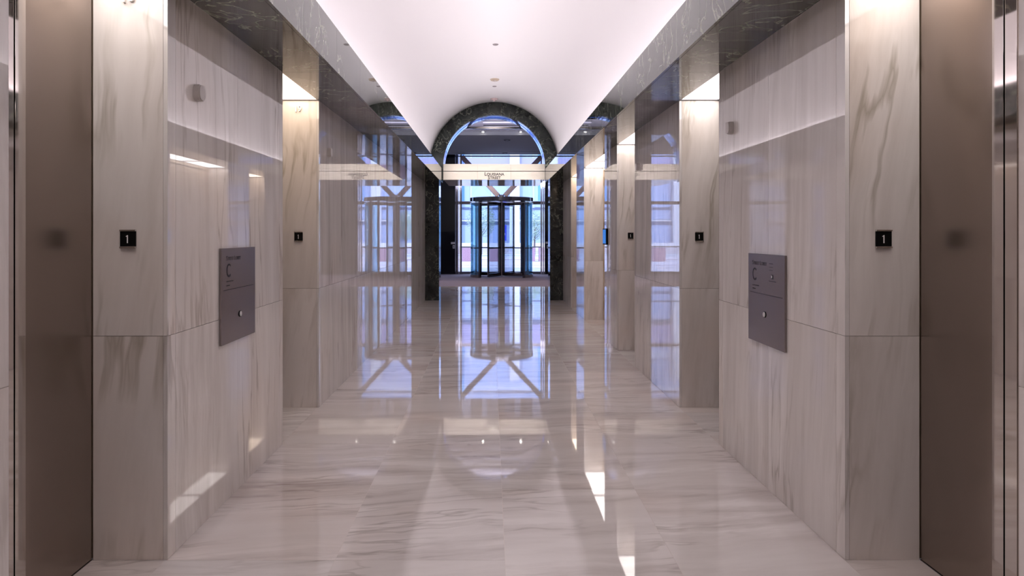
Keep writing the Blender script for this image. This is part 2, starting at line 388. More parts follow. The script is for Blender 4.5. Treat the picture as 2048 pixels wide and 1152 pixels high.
# ---------------------------------------------------------------- niche ceiling lights
def ceiling_lamp(s, n0, n1, mat, label):
    X = XL if s < 0 else XR; D = DL if s < 0 else DR
    t = thing('recessed_ceiling_light', label, 'ceiling light', ((X + D)/2, (n0 + n1)/2, ZS), 'recessed ceiling lights over the lift niches')
    x0, x1 = min(X, D), max(X, D)
    bm = BM()
    box(bm, x0, x1, n0, n0 + 0.018, ZS - 0.0, ZS + 0.025); box(bm, x0, x1, n1 - 0.018, n1, ZS, ZS + 0.025)
    box(bm, x0, x0 + 0.012, n0 + 0.018, n1 - 0.018, ZS, ZS + 0.025); box(bm, x1 - 0.012, x1, n0 + 0.018, n1 - 0.018, ZS, ZS + 0.025)
    build('frame', bm, M['darkchrome'], t)
    B1('diffuser', mat, t, x0 + 0.012, x1 - 0.012, n0 + 0.018, n1 - 0.018, ZS + 0.008, ZS + 0.024)
    return t
lampL = ['over a lift niche behind the viewpoint on the left', 'over a left lift niche behind the viewpoint', 'over the left lift niche beside the viewpoint',
         'over the left brushed steel lift door, above the numerals 18', 'over the left niche marked 19']
for k, (a, b) in enumerate(NL):
    ceiling_lamp(-1, a, b, M['lampwarm' if k == 4 else 'lampneut'], 'glowing warm recessed light panel ' + lampL[k])
lampR = ['over a lift niche behind the viewpoint on the right', 'over a right lift niche behind the viewpoint', 'over the right lift niche beside the viewpoint',
         'over the right brushed steel lift door', 'over the niche just beyond the right wall call panel', 'over the narrow niche between the right call panel niche and tablet']
for k, (a, b) in enumerate(NR[:6]):
    ceiling_lamp(1, a, b, M['lampneut'], 'glowing recessed light panel ' + lampR[k])
ceiling_lamp(1, 10.12, 11.22, M['lampneut'], 'glowing recessed light panel over the service door, nearer of its two')
ceiling_lamp(1, 11.25, 12.35, M['lampneut'], 'glowing recessed light panel over the service door, farther of its two')
ceiling_lamp(1, 13.44, 14.36, M['lampwarm'], 'glowing recessed light panel over the last niche before the green portal')

# ---------------------------------------------------------------- lift doors
def lift_door(s, n0, n1, label):
    D = DL if s < 0 else DR; mid = (n0 + n1)/2; x0, x1 = D, D + s*0.03
    t = thing('elevator_door', label, 'elevator door', (D, mid, 0), 'centre-parting brushed steel elevator doors')
    g = 0.004; st = 0.062
    for a, b, ea, eb in ((n0 + 0.006, mid - g - st, mid - g - st, mid - g), (mid + g + st, n1 - 0.008, mid + g, mid + g + st)):
        p = B1('door_panel', M['steel'], t, x0, x1, a, b, 0.008, ZS - 0.004)
        B1('edge_strip', M['polished'], p, x0 - s*0.002, x1, ea, eb, 0.008, ZS - 0.004, bevel=0.0012)
    B1('sill', M['darkchrome'], t, x0 - s*0.0, x0 + s*0.06, n0, n1, -0.002, 0.004)
    B1('shaft_gap', M['black'], t, x1 + s*0.001, x0 + s*0.058, n0 + 0.001, n1 - 0.001, 0.004, ZS - 0.002)
for k, (a, b) in enumerate(NL):
    lift_door(-1, a, b, ['elevator door of brushed steel in the farthest left niche behind the viewpoint', 'elevator door of brushed steel in a left niche behind the viewpoint',
        'elevator door of brushed steel in the left niche beside the viewpoint', 'tall brushed steel elevator door at left, beside the jamb numbered 18',
        'brushed steel elevator door inside the niche numbered 19'][k])
for k, (a, b) in enumerate(NR[:6]):
    lift_door(1, a, b, ['elevator door of brushed steel in the farthest right niche behind the viewpoint', 'elevator door of brushed steel in a right niche behind the viewpoint',
        'elevator door of brushed steel in the right niche beside the viewpoint', 'tall brushed steel elevator door at right with a mirror-polished meeting edge',
        'brushed steel elevator door in the niche just beyond the right call panel', 'brushed steel elevator door in the right niche before the blue tablet'][k])
lift_door(1, 13.44, 14.36, 'brushed steel elevator door in the last right niche before the green portal')

# service door in the wide right niche
t = thing('service_door', 'cream painted service door with a row of hinges beyond the wall tablet', 'door', (DR, 11.235, 0))
for a, b in ((10.17, 11.23), (11.24, 12.30)):
    B1('door_leaf', M['creampaint'], t, DR + 0.005, DR + 0.045, a, b, 0.01, 2.69)
bm = BM(); box(bm, DR - 0.012, DR + 0.055, 12.305, 12.348, 0, 2.742); box(bm, DR - 0.012, DR + 0.055, 10.124, 10.165, 0, 2.742); box(bm, DR - 0.012, DR + 0.055, 10.165, 12.305, 2.695, 2.742)
build('door_frame', bm, M['creampaint'], t)
for z in (0.28, 1.02, 1.68, 2.50):
    bm = BM(); cyl(bm, (DR - 0.005, 12.30, z - 0.06), (DR - 0.005, 12.30, z + 0.06), 0.011, 10)
    cyl(bm, (DR - 0.005, 12.30, z + 0.062), (DR - 0.005, 12.30, z + 0.075), 0.014, 10); cyl(bm, (DR - 0.005, 12.30, z - 0.075), (DR - 0.005, 12.30, z - 0.062), 0.014, 10)
    build('hinge', bm, M['brass'], t)
bm = BM(); cyl(bm, (DR - 0.04, 11.17, 1.05), (DR + 0.005, 11.17, 1.05), 0.012, 10); cyl(bm, (DR - 0.04, 11.17, 1.05), (DR - 0.04, 11.05, 1.05), 0.010, 10)
build('handle', bm, M['chrome'], t)

# ---------------------------------------------------------------- numbers on the jambs
def one(bm, x, y0, y1, z, h, wgt):
    # a figure one: straight stem, short slanting flag
    a = wgt/2
    prism(bm, [(x - a, z - h/2), (x + a, z - h/2), (x + a, z + h/2), (x - a*0.2, z + h/2), (x - a - h*0.14, z + h*0.34), (x - a - h*0.10, z + h*0.28), (x - a, z + h*0.33)], 'y', y0, y1)
def plate(x, y, label, z=1.527):
    t = thing('floor_number_plate', label, 'number plate', (x, y, z), 'black floor number plates on the jambs')
    h = 0.037; yy = y - 0.001
    B1('plate', M['black'], t, x - h, x + h, yy - 0.008, yy, z - 0.036, z + 0.036, bevel=0.001)
    for sg in (1, -1):
        bm = BM(); box(bm, x - h - 0.001, x + h + 0.001, yy - 0.013, yy, z + sg*0.036, z + sg*0.044)
        build('edge_bar', bm, M['chrome'], t, bevel=0.0015)
    bm = BM(); one(bm, x - 0.001, yy - 0.0095, yy - 0.0082, z - 0.001, 0.038, 0.0048); build('numeral', bm, M['digit'], t)
plate(-1.722, 3.245, 'black plate with a white 1 on the jamb of the left steel lift door')
plate(1.863, 3.245, 'black plate with a white 1 on the jamb of the right steel lift door')
plate(-1.718, 6.10, 'black plate with a white 1 on the jamb below the numerals 19')
plate(1.859, 6.10, 'black plate with a white 1 on the jamb beyond the right call panel')
plate(1.864, 9.12, 'black plate with a white 1 on the jamb nearest the blue tablet')
def numerals(s, x, y, z, label):
    t = thing('elevator_number', label, 'number', (x, y, z), 'metal lift numbers')
    bm = BM(); one(bm, x - 0.018, y - 0.016, y - 0.002, z, 0.054, 0.011); build('digit', bm, M['numeral'], t)
    for ch, dx in ((s[1], 0.016),):
        text('digit', ch, 0.074, (x + dx, y - 0.009, z), 0, M['numeral'], t, 0.007, bold=0.0012, sx=0.9)
numerals('19', -1.722, 6.10, 2.668, 'raised metal numerals 19 high on the left marble jamb')
numerals('18', -1.722, 3.245, 2.676, 'raised metal numerals 18 at the top of the jamb beside the left steel door')

# ---------------------------------------------------------------- call panels
def call_panel(s, y0, y1, z0, z1, label, ty, wz, cz, t1, t2, gz, by, bz, extra):
    X = XL if s < 0 else XR; rz = PI/2 if s < 0 else -PI/2
    d = -s                                      # outwards
    t = thing('elevator_call_panel', label, 'call panel', (X, (y0 + y1)/2, z0), 'bronze elevator call panels')
    B1('plate', M['panel'], t, X + d*0.0005, X + d*0.014, y0, y1, z0, z1, bevel=0.0012)
    f = X + d*0.0145
    text('lettering', 'Street Lobby', 0.038, (f, ty, wz), rz, M['ink'], t, 0.0004, small=0.80, align='LEFT', sx=1.08, bold=-0.0003)
    text('letter_c', 'C', 0.112, (f, ty - s*0.0, cz), rz, M['ink'], t, 0.0004, align='LEFT', sx=0.85)
    sg = 1 if s < 0 else -1
    def dashes(name, ystart, z, words, h=0.0055):
        bm = BM(); y = ystart
        for wd in words:
            box(bm, f - d*0.0002, f + d*0.0004, y, y + sg*wd, z - h/2, z + h/2); y += sg*(wd + 0.006)
        return build(name, bm, M['ink'], t)
    dashes('small_print', ty + sg*0.004, t1, (0.035, 0.02, 0.035)); dashes('small_print', ty + sg*0.004, t2, (0.018, 0.024))
    B1('groove', M['black'], t, f - d*0.0006, f + d*0.0002, y0 + 0.03, y1 - 0.03, gz - 0.0012, gz + 0.0012)
    bm = BM(); cyl(bm, (f, by, bz), (f + d*0.003, by, bz), 0.0185, 28); ring = build('button_ring', bm, M['black'], t)
    bm = BM(); cyl(bm, (f + d*0.002, by, bz), (f + d*0.006, by, bz), 0.0150, 28); build('button', bm, M['white'], ring)
    if extra:
        for k, z in enumerate((1.372, 1.352, 1.333)):
            dashes('small_print', 4.095, z, ((0.05,), (0.05,), (0.045,))[k], 0.002)
        bm = BM(); box(bm, f - d*0.0002, f + d*0.0004, 4.062, 4.038, 1.282, 1.308); build('pictogram', bm, M['ink'], t)
        bm = BM(); box(bm, f - d*0.0002, f + d*0.0006, 4.064, 4.052, 1.288, 1.302); build('pictogram_figure', bm, M['white'], t)
        dashes('small_print', 4.10, 1.268, (0.05, 0.045), 0.003)
call_panel(-1, 3.859, 4.41, 0.915, 1.468, 'bronze wall panel lettered Street Lobby C with one white button, left wall', 3.93, 1.408, 1.334, 1.275, 1.251, 1.227, 4.145, 1.067, False)
call_panel(1, 3.881, 4.427, 0.875, 1.427, 'bronze wall panel lettered Street Lobby C with a small pictogram, right wall', 4.36, 1.369, 1.294, 1.228, 1.207, 1.182, 4.162, 1.059, True)

# ---------------------------------------------------------------- round wall chimes
def chime(s, y, z, label):
    X = XL if s < 0 else XR; d = -s
    t = thing('wall_chime', label, 'wall chime', (X, y, z), 'round wall chimes')
    pts = []
    for i in range(40):
        a = 2*PI*i/40; c, sn = math.cos(a), math.sin(a); r = 0.043/((abs(c)**3 + abs(sn)**3)**(1/3.0))
        pts.append((y + r*c*0.92, z + r*sn))
    bm = BM(); prism(bm, pts, 'x', X + d*0.0006, X + d*0.030); build('housing', bm, M['sensor'], t, bevel=0.0)
    bm = BM(); prism(bm, [(y + (p[0] - y)*0.9, z + (p[1] - z)*0.9) for p in pts], 'x', X + d*0.030, X + d*0.036); build('face', bm, M['sensor'], t)
chime(-1, 3.56, 2.285, 'rounded grey chime high on the left wall above the call panel')
chime(-1, 6.44, 2.32, 'rounded grey chime high on the left wall just beyond the niche numbered 19')
chime(1, 4.766, 2.290, 'rounded grey chime high on the right wall near the call panel')
chime(1, 7.76, 2.315, 'rounded grey chime on the right wall beyond the second lift niche')

# tablet
t = thing('wall_tablet', 'blue-lit display tablet in black frame on the right marble wall', 'tablet', (XR, 9.96, 1.47))
B1('frame', M['black'], t, XR - 0.0302, XR - 0.0006, 9.80, 10.10, 1.395, 1.63, bevel=0.003)
B1('screen', M['screen'], t, XR - 0.032, XR - 0.0302, 9.83, 10.085, 1.412, 1.615)

# ---------------------------------------------------------------- ceiling devices on the crown of the vault
ZT = CZ + CR
def disc(name, label, y, r, h, mat, nub=None, cat='ceiling fitting'):
    t = thing(name, label, cat, (CX, y, ZT))
    bm = BM(); cyl(bm, (CX, y, ZT - h), (CX, y, ZT - 0.001), r*0.8, 28, r); build('housing', bm, mat, t)
    if nub:
        bm = BM(); cyl(bm, (CX, y, ZT - h - nub[1]), (CX, y, ZT - h), nub[0]*0.7, 20, nub[0]); build('sensor_head', bm, nub[2], t)
disc('ceiling_sensor', 'small round flush cap on the vault, nearest of the four ceiling fittings', 11.1, 0.05, 0.012, M['disc'])
disc('smoke_detector', 'cream smoke detector with dark centre on the vault crown', 13.6, 0.095, 0.03, M['device'], (0.025, 0.022, M['sensor']), 'smoke detector')
disc('ceiling_sensor', 'tiny grey disc on the vault between two detectors', 14.25, 0.045, 0.01, M['disc'])
disc('smoke_detector', 'pinkish smoke detector on the vault just before the green arch', 15.55, 0.09, 0.03, M['devicepink'], (0.035, 0.03, M['devicepink']), 'smoke detector')

# added lamp at the nearest ceiling fitting, brightening the sign beam
sd = bpy.data.lights.new('added_sign_lamp', 'SPOT'); sd.energy = 1000; sd.spot_size = math.radians(34); sd.spot_blend = 0.8; sd.shadow_soft_size = 0.04; sd.color = (1.0, 0.92, 0.82)
so = bpy.data.objects.new('added_sign_lamp', sd); C.objects.link(so); so.location = (CX, 11.1, ZT - 0.03)
so.rotation_euler = (Vector((CX, BEAM_Y, 3.0)) - so.location).to_track_quat('-Z', 'Y').to_euler()

# ---------------------------------------------------------------- green marble portal with its arch
def arch_pts(r, n=40, z_end=None):
    return [(CX + r*math.cos(PI*i/n), CZ + r*math.sin(PI*i/n)) for i in range(n + 1)]
RI = 1.19
bm = BM()
g = 0.001
def quadprism(bm, pts, y0, y1): prism(bm, pts, 'y', y0, y1)
nv = 13
for k in range(nv):             # voussoirs of the arch ring
    a0 = PI*k/nv + 0.0006; a1 = PI*(k+1)/nv - 0.0006
    pts = [(CX + RI*math.cos(a0 + (a1-a0)*i/4), CZ + RI*math.sin(a0 + (a1-a0)*i/4)) for i in range(5)] + \
          [(CX + 1.75*math.cos(a1 - (a1-a0)*i/4), CZ + 1.75*math.sin(a1 - (a1-a0)*i/4)) for i in range(5)]
    quadprism(bm, pts, Y1, Y1 + 0.12)
for x0, x1 in ((CX - 1.75, CX - RI), (CX + RI, CX + 1.75)):
    box(bm, x0, x1, Y1 + 0.001, Y1 + 0.12, 2.80, CZ)
PL, PR = -1.215, 1.380
for x0, x1 in ((-1.9, PL), (PR, 2.05)):
    for z0, z1 in ((0, 0.92), (0.92, 1.85), (1.85, 2.80)):
        box(bm, x0, x1, Y1, Y1 + 0.10, z0 + g, z1 - g)
struct('wall_back', bm, M['greenmatte'])
pb = bpy.data.objects['wall_back']
bm = BM()                        # polished lining of the portal reveal
for sg, x in ((-1, PL), (1, PR)):
    box(bm, x - sg*0.0, x + sg*0.04, Y1 + 0.101, Y1 + 0.55, 0, 2.80)
build('reveal_lining', bm, M['reveal'], pb)
bm = BM()
ybands = [(Y1 + 0.121, Y1 + 0.27, 0.0), (Y1 + 0.27, Y1 + 0.36, 0.03), (Y1 + 0.36, Y1 + 0.53, 0.0), (Y1 + 0.53, Y1 + 0.60, 0.0)]
for y0, y1, dr in ybands:
    n = 48; rings = []
    for i in range(n + 1):
        a = PI*i/n; c, s_ = math.cos(a), math.sin(a)
        rings.append([bm.verts.new((CX + r*c, y, CZ + r*s_)) for r, y in ((RI + dr, y0), (RI + 0.05, y0), (RI + 0.05, y1), (RI + dr, y1))])
    for i in range(n):
        A, B = rings[i], rings[i+1]
        for k in range(4): bm.faces.new((A[k], A[(k+1) % 4], B[(k+1) % 4], B[k]))
    bm.faces.new(rings[0]); bm.faces.new(rings[-1][::-1])
build('arch_lining', bm, M['reveal'], pb)
# wall above and beside the portal as seen from the vestibule
bm = BM()
pts = [(VL, 2.82), (CX - RI - 0.06, 2.82)] + [(CX - (RI + 0.06)*math.cos(PI*i/40), CZ + (RI + 0.06)*math.sin(PI*i/40)) for i in range(41)] + [(CX + RI + 0.06, 2.82), (VR, 2.82), (VR, 5.2), (VL, 5.2)]
prism(bm, pts, 'y', Y1 + 0.56, Y1 + 0.70)
box(bm, VL, PL - 0.05, Y1 + 0.56, Y1 + 0.70, 0, 2.82); box(bm, PR + 0.05, VR, Y1 + 0.56, Y1 + 0.70, 0, 2.82)
build('vestibule_face', bm, M['wall'], pb)
bm = BM(); box(bm, -2.5, PL - 0.05, Y1 + 0.12, Y1 + 0.559, 0, 2.8); box(bm, PR + 0.05, 2.6, Y1 + 0.12, Y1 + 0.559, 0, 2.8)
prism(bm, [(VL, 2.82), (CX - RI - 0.06, 2.82)] + [(CX - (RI + 0.06)*math.cos(PI*i/40), CZ + (RI + 0.06)*math.sin(PI*i/40)) for i in range(41)] + [(CX + RI + 0.06, 2.82), (VR, 2.82), (VR, 5.2), (VL, 5.2)], 'y', Y1 + 0.13, Y1 + 0.559)
build('core', bm, M['joint'], pb)

# ---------------------------------------------------------------- street sign beam across the portal
BL, BR, BY0, BY1 = -1.125, 1.275, 16.16, 18.25
t = thing('sign_beam', 'cream stone beam lettered Louisiana Street spanning the green portal', 'sign', (0.075, BY0, 2.835))
xsb = [BL, -0.32, 0.47, BR]
for i in range(3):
    B1('panel', M['beam'], t, xsb[i] + .0015, xsb[i+1] - .0015, BY0, BY1, 2.835, 3.030, bevel=0.001)
    bm = BM(); prism(bm, [(BY0 - 0.01, 3.045), (BY1, 3.045), (BY1, 3.215), (BY0 + 0.07, 3.215), (BY0 + 0.0, 3.09), (BY0 - 0.01, 3.075)], 'x', xsb[i] + .001, xsb[i+1] - .001)
    build('cornice', bm, M['beam'], t)
bm = BM(); box(bm, BL + 0.01, BR - 0.01, BY0 + 0.02, BY1 - 0.01, 3.0305, 3.0445); build('shadow_gap', bm, M['black'], t)
text('lettering', 'Louisiana', 0.112, (0.077, BY0 - 0.003, 2.968), 0, M['ink'], t, 0.003, small=0.8, bold=0.0026, sx=1.0)
text('lettering', 'Street', 0.112, (0.077, BY0 - 0.003, 2.884), 0, M['ink'], t, 0.003, small=0.8, bold=0.0026, sx=1.0)
bm = BM(); box(bm, PL, BL, BY0 + 0.4, BY0 + 0.5, 2.9, 3.0); box(bm, BR, PR, BY0 + 0.4, BY0 + 0.5, 2.9, 3.0); build('bracket', bm, M['darkchrome'], t)

# ---------------------------------------------------------------- vestibule
bm = BM()
ZV = 4.59
# ceiling with slots: strips round the recessed grey coffers
cy = [(16.70, 17.0), (17.55, 18.28), (18.70, 19.00), (19.50, 20.15)]
for y0, y1 in cy: box(bm, VL, VR, y0, y1, ZV, ZV + 0.04)
cofx = [(-4.1, -3.0), (-2.65, -1.55), (-1.45, -0.75), (-0.22, 0.86), (1.42, 2.5), (2.85, 3.9), (4.2, 5.2)]
edges = [VL] + [v for c in cofx for v in c] + [VR]
for y0, y1 in ((17.0, 17.55), (18.28, 18.70), (19.0, 19.5)):
    for k in range(0, len(edges), 2): box(bm, edges[k], edges[k+1], y0, y1, ZV, ZV + 0.04)
o = struct('ceiling_vestibule', bm, M['lavceil'])
B1('coffer_back', M['coffer'], o, VL, VR, 16.65, 20.15, ZV + 0.041, ZV + 0.10)
B1('edge_strip', M['coffer'], o, VL, VR, 19.93, 19.96, ZV - 0.02, ZV)
o = struct('ceiling_lower', (lambda b: (box(b, VL, VR, YC, 24.15, 4.47, 4.62), b)[1])(BM()), M['darkceil'])
B1('edge_beam', M['darkceil'], o, VL, VR, 24.151, 25.0, 4.46, 4.75)
bm = BM(); box(bm, VL - 0.2, VR + 0.2, 25.01, YF + 0.2, 5.9, 6.0); box(bm, VL - 0.2, VR + 0.2, 24.8, 24.99, 4.76, 6.0); struct('ceiling_upper', bm, M['lavceil'])
bm = BM(); box(bm, VL - 0.2, VL, 16.6, YF + 0.2, 0, 5.9); struct('wall_vestibule_left', bm, M['wall'])
bm = BM(); box(bm, VR, VR + 0.2, 16.6, YF + 0.2, 0, 5.9); struct('wall_vestibule_right', bm, M['wall'])
for x, lb in ((0.87, 'bright recessed spotlight seen through the arch, right of its centre'), (-0.235, 'small recessed spotlight seen through the arch, left of its centre')):
    t = thing('spotlight', lb, 'spotlight', (x, 19.98, ZV), 'vestibule spotlights')
    bm = BM(); cyl(bm, (x, 20.04, ZV - 0.045), (x, 20.04, ZV - 0.001), 0.035, 16); build('housing', bm, M['white'], t)
    bm = BM(); cyl(bm, (x, 20.04, ZV - 0.05), (x, 20.04, ZV - 0.046), 0.028, 16); build('lens', bm, M['spot'], t)

# added hidden uplight brightening the vestibule ceiling, and two downlights in the lower ceiling
t = thing('added_uplight', 'added unseen uplight on the vestibule side above the green arch', 'added light fitting', (CX, Y1 + 0.78, 4.20))
B1('housing', M['darkchrome'], t, CX - 3.2, CX + 3.4, Y1 + 0.701, Y1 + 0.80, 4.12, 4.17)
area('fill_uplight', (CX + 0.1, Y1 + 0.76, 4.185), (PI + math.radians(-40), 0, 0), 6.4, 0.05, VEST_FILL_E, (0.80, 0.80, 1.0))
for x, y, lb in ((0.50, 21.2, 'dark recessed downlight in the lower vestibule ceiling, nearer of two'), (0.50, 24.5, 'dark recessed downlight by the window edge of the vestibule ceiling')):
    zc = 4.47 if y < 24 else 4.46
    t = thing('downlight', lb, 'downlight', (x, y, zc), 'vestibule downlights')
    bm = BM(); arcbox(bm, x, y, 0.07, 0.10, 0, 2*PI, zc - 0.015, zc - 0.0005, 24); build('trim_ring', bm, M['black'], t)
    bm = BM(); cyl(bm, (x, y, zc - 0.006), (x, y, zc - 0.001), 0.068, 24); build('lens', bm, M['sensor'], t)
    sd = bpy.data.lights.new('downlight_lamp', 'SPOT'); sd.energy = DOWN_E; sd.spot_size = math.radians(120); sd.spot_blend = 0.6; sd.shadow_soft_size = 0.06; sd.color = (1.0, 0.84, 0.86)
    so = bpy.data.objects.new('downlight_lamp', sd); C.objects.link(so); so.location = (x, y, zc - 0.03)
# facade: dark piers, window bays
bm = BM(); box(bm, -2.80, -1.385, YF - 0.1, YF + 0.15, 0, 5.9); box(bm, 2.10, 3.53, YF - 0.1, YF + 0.15, 0, 5.9)
box(bm, VL, -4.25, YF - 0.1, YF + 0.15, 0, 5.9); box(bm, 5.05, VR, YF - 0.1, YF + 0.15, 0, 5.9)
struct('wall_front', bm, M['darkwall'])
def bay(name, x0, x1, door=False):
    bm = BM()
    for x in ([x0, x1 - 0.06] if not door else []):
        box(bm, x, x + 0.06, YF, YF + 0.08, 0, 5.9)
    box(bm, x0, x1, YF - 0.02, YF + 0.08, 2.70, 2.82)
    box(bm, x0, x1, YF, YF + 0.08, 0, 0.09)
    box(bm, x0, x1, YF + 0.001, YF + 0.07, 4.55, 4.60)
    o = struct(name, bm, M['darkchrome'])
    if not door:
        B1('midrail', M['darkchrome'], o, x0 + 0.06, x1 - 0.06, YF + 0.02, YF + 0.06, 1.045, 1.08)
    B1('glazing', M['glass'], o, x0 + 0.01, x1 - 0.01, YF + 0.03, YF + 0.034, 2.82, 5.85)
    if not door: B1('glazing', M['glass'], o, x0 + 0.01, x1 - 0.01, YF + 0.03, YF + 0.034, 0.09, 2.70)
    return o
bay('window_1', -4.25, -2.80); bay('window_2', 3.53, 5.05)
o = bay('window_3', -1.385, 2.10, True)
for x0, x1 in ((-1.375, -1.27), (-1.255, -1.225), (-1.20, -1.13), (2.07, 2.095), (2.0, 2.05), (1.92, 1.975)):
    B1('mullion', M['darkchrome' if x1 - x0 > 0.06 else 'chrome'], o, x0, x1, YF - 0.06, YF + 0.08, 0, 4.9, bevel=0.004)
for x0, x1 in ((-1.13, -0.72), (1.49, 1.92)):
    B1('glazing', M['glass'], o, x0, x1, YF + 0.03, YF + 0.034, 0.09, 2.70)
    B1('midrail', M['darkchrome'], o, x0, x1, YF + 0.0, YF + 0.05, 1.03, 1.065)
B1('glazing', M['teal'], o, -1.125, -1.035, YF - 0.03, YF - 0.026, 2.83, 4.9); B1('glazing', M['teal'], o, 1.82, 1.915, YF - 0.03, YF - 0.026, 2.83, 4.9)

# wall fittings beside the doors
def fitting(x, z, label, xo):
    t = thing('card_reader', label, 'card reader', (x, YF - 0.1, z), 'card readers beside the revolving door')
    B1('plate', M['white'], t, x - 0.042, x + 0.042, YF - 0.112, YF - 0.1005, z - 0.065, z + 0.065, bevel=0.003)
    B1('button', M['black'], t, x - 0.017, x + 0.017, YF - 0.118, YF - 0.1125, z - 0.02, z + 0.02)
fitting(-1.44, 1.055, 'white card reader on the dark pier left of the revolving door', 0)
fitting(2.20, 1.055, 'white card reader on the dark pier right of the revolving door', 0)
for x0, x1, z, lb in ((-1.55, -1.39, 1.20, 'pale notice strip above the left card reader'), (2.11, 2.24, 1.215, 'pale notice strip above the right card reader')):
    bm = BM(); box(bm, x0, x1, YF - 0.108, YF - 0.1005, z - 0.04, z + 0.04); tag(build('notice_strip', bm, M['numeral'], None), lb, 'notice', 'notices above the card readers')

# ---------------------------------------------------------------- revolving door
RX, RY, RR = 0.383, 24.9, 1.12
t = thing('revolving_door', 'four-leaf revolving door in a round drum of teal glass and dark chrome', 'revolving door', (RX, RY, 0))
ZD = 2.72
bm = BM(); arcbox(bm, RX, RY, 0.02, RR + 0.03, 0, 2*PI, ZD, ZD + 0.02, 64); arcbox(bm, RX, RY, RR - 0.08, RR + 0.03, 0, 2*PI, ZD + 0.021, ZD + 0.14, 64)
build('canopy', bm, M['darkchrome'], t)
bm = BM(); arcbox(bm, RX, RY, RR - 0.02, RR + 0.035, 0, 2*PI, ZD - 0.06, ZD - 0.045, 64); build('canopy_rim', bm, M['chrome'], t)
bm = BM(); arcbox(bm, RX, RY, 0.02, RR - 0.09, 0, 2*PI, ZD + 0.021, ZD + 0.06, 48); build('canopy_lid', bm, M['darkchrome'], t)
for sg in (-1, 1):
    # curved glass walls between the two openings; angle 0 = +x
    a0, a1 = (-PI/2 + math.radians(44), PI/2 - math.radians(44)) if sg > 0 else (PI/2 + math.radians(44), 3*PI/2 - math.radians(44))
    cw = (lambda b: (arcbox(b, RX, RY, RR - 0.006, RR + 0.006, a0, a1, 0.10, ZD - 0.07, 24), b)[1])(BM())
    w_ = build('curved_glass', cw, M['teal'], t)
    b = BM(); arcbox(b, RX, RY, RR - 0.025, RR + 0.025, a0, a1, 0.001, 0.10, 24); build('base_rail', b, M['steel'], w_)
    for a in (a0, a1):
        b = BM(); px_, py_ = RX + RR*math.cos(a), RY + RR*math.sin(a)
        obox(b, (px_, py_, ZD/2), (math.cos(a), math.sin(a), 0), 0.03, (-math.sin(a), math.cos(a), 0), 0.04, (0, 0, 1), ZD/2 - 0.002)
        build('end_post', b, M['darkchrome'], w_, bevel=0.004)
    b = BM(); arcbox(b, RX, RY, RR - 0.015, RR + 0.015, a0, a1, 1.03, 1.065, 24); build('midrail', b, M['darkchrome'], w_)
bm = BM(); cyl(bm, (RX, RY, 0.0), (RX, RY, ZD - 0.002), 0.045, 24); build('centre_post', bm, M['chrome'], t)
for k in range(4):
    a = -PI/2 - math.radians(27) + k*PI/2
    u = Vector((math.cos(a), math.sin(a), 0)); nrm = Vector((-u.y, u.x, 0)); up = Vector((0, 0, 1)); base = Vector((RX, RY, 0))
    L0, L1 = 0.06, RR - 0.03
    b = BM()
    for r in (L0 + 0.03, L1 - 0.035): obox(b, base + u*r + up*(ZD/2 + 0.01), u, 0.03, nrm, 0.022, up, ZD/2 - 0.03)
    obox(b, base + u*((L0+L1)/2) + up*0.09, u, (L1-L0)/2 - 0.07, nrm, 0.021, up, 0.06)
    obox(b, base + u*((L0+L1)/2) + up*(ZD - 0.08), u, (L1-L0)/2 - 0.07, nrm, 0.021, up, 0.05)
    lf = build('door_leaf', b, M['darkchrome'], t)
    b = BM(); obox(b, base + u*((L0+L1)/2) + up*(ZD/2), u, (L1-L0)/2 - 0.07, nrm, 0.004, up, ZD/2 - 0.13); build('glass_pane', b, M['glass'], lf)
    b = BM(); obox(b, base + u*((L0+L1)/2) + nrm*0.04 + up*1.05, u, (L1-L0)/2 - 0.06, nrm, 0.012, up, 0.018); build('push_bar', b, M['darkchrome'], lf)
# V-shaped struts carrying the drum
tv = thing('angled_brace', 'dark bronze V-shaped brace rising from the revolving door canopy to the ceiling', 'brace', (RX, RY, ZD + 0.14))
for sg in (-1, 1):
    p0 = Vector((RX + sg*0.12, RY, 2.94)); p1 = Vector((RX + sg*1.45, RY, 4.37)); d = (p1 - p0)
    pr = Vector((d.z, 0, -d.x))
    b = BM(); obox(b, (p0 + p1)/2, d, d.length/2, pr, 0.085, (0, 1, 0), 0.10); build('strut', b, M['truss'], tv, bevel=0.006)
b = BM(); cyl(b, (RX, RY, ZD + 0.062), (RX, RY, 2.98), 0.09, 20); build('hub', b, M['chrome'], tv)

# ---------------------------------------------------------------- outside
bm = BM(); box(bm, -40, 40, YF + 0.2, 47.5, -0.12, -0.02); struct('ground', bm, M['paving'])
bm = BM(); box(bm, -60, 60, 47.5, 56, -0.22, -0.14); struct('road', bm, M['asphalt'])
bm = BM(); box(bm, -60, 60, 56, 75, -0.12, -0.01); struct('pavement', bm, M['paving'])
for k, (y0, y1) in enumerate(((34.0, 34.25), (31.5, 31.58), (47.2, 47.5), (41.5, 41.7))):
    bm = BM(); box(bm, -40, 40, y0, y1, -0.019, -0.012 if k < 3 else 0.0); struct('trim_%d' % (4 + k), bm, M['kerb'] if k == 2 else M['granite'])
gr = [(-1.68, -0.95, 'leftmost seen through the doors'), (-0.07, 0.66, 'behind the left revolving leaf'), (1.90, 2.52, 'seen past the right curved glass'), (2.75, 3.45, 'rightmost beside the right frame'), (-6.6, -5.9, 'far left outside'), (6.2, 6.9, 'far right outside')]
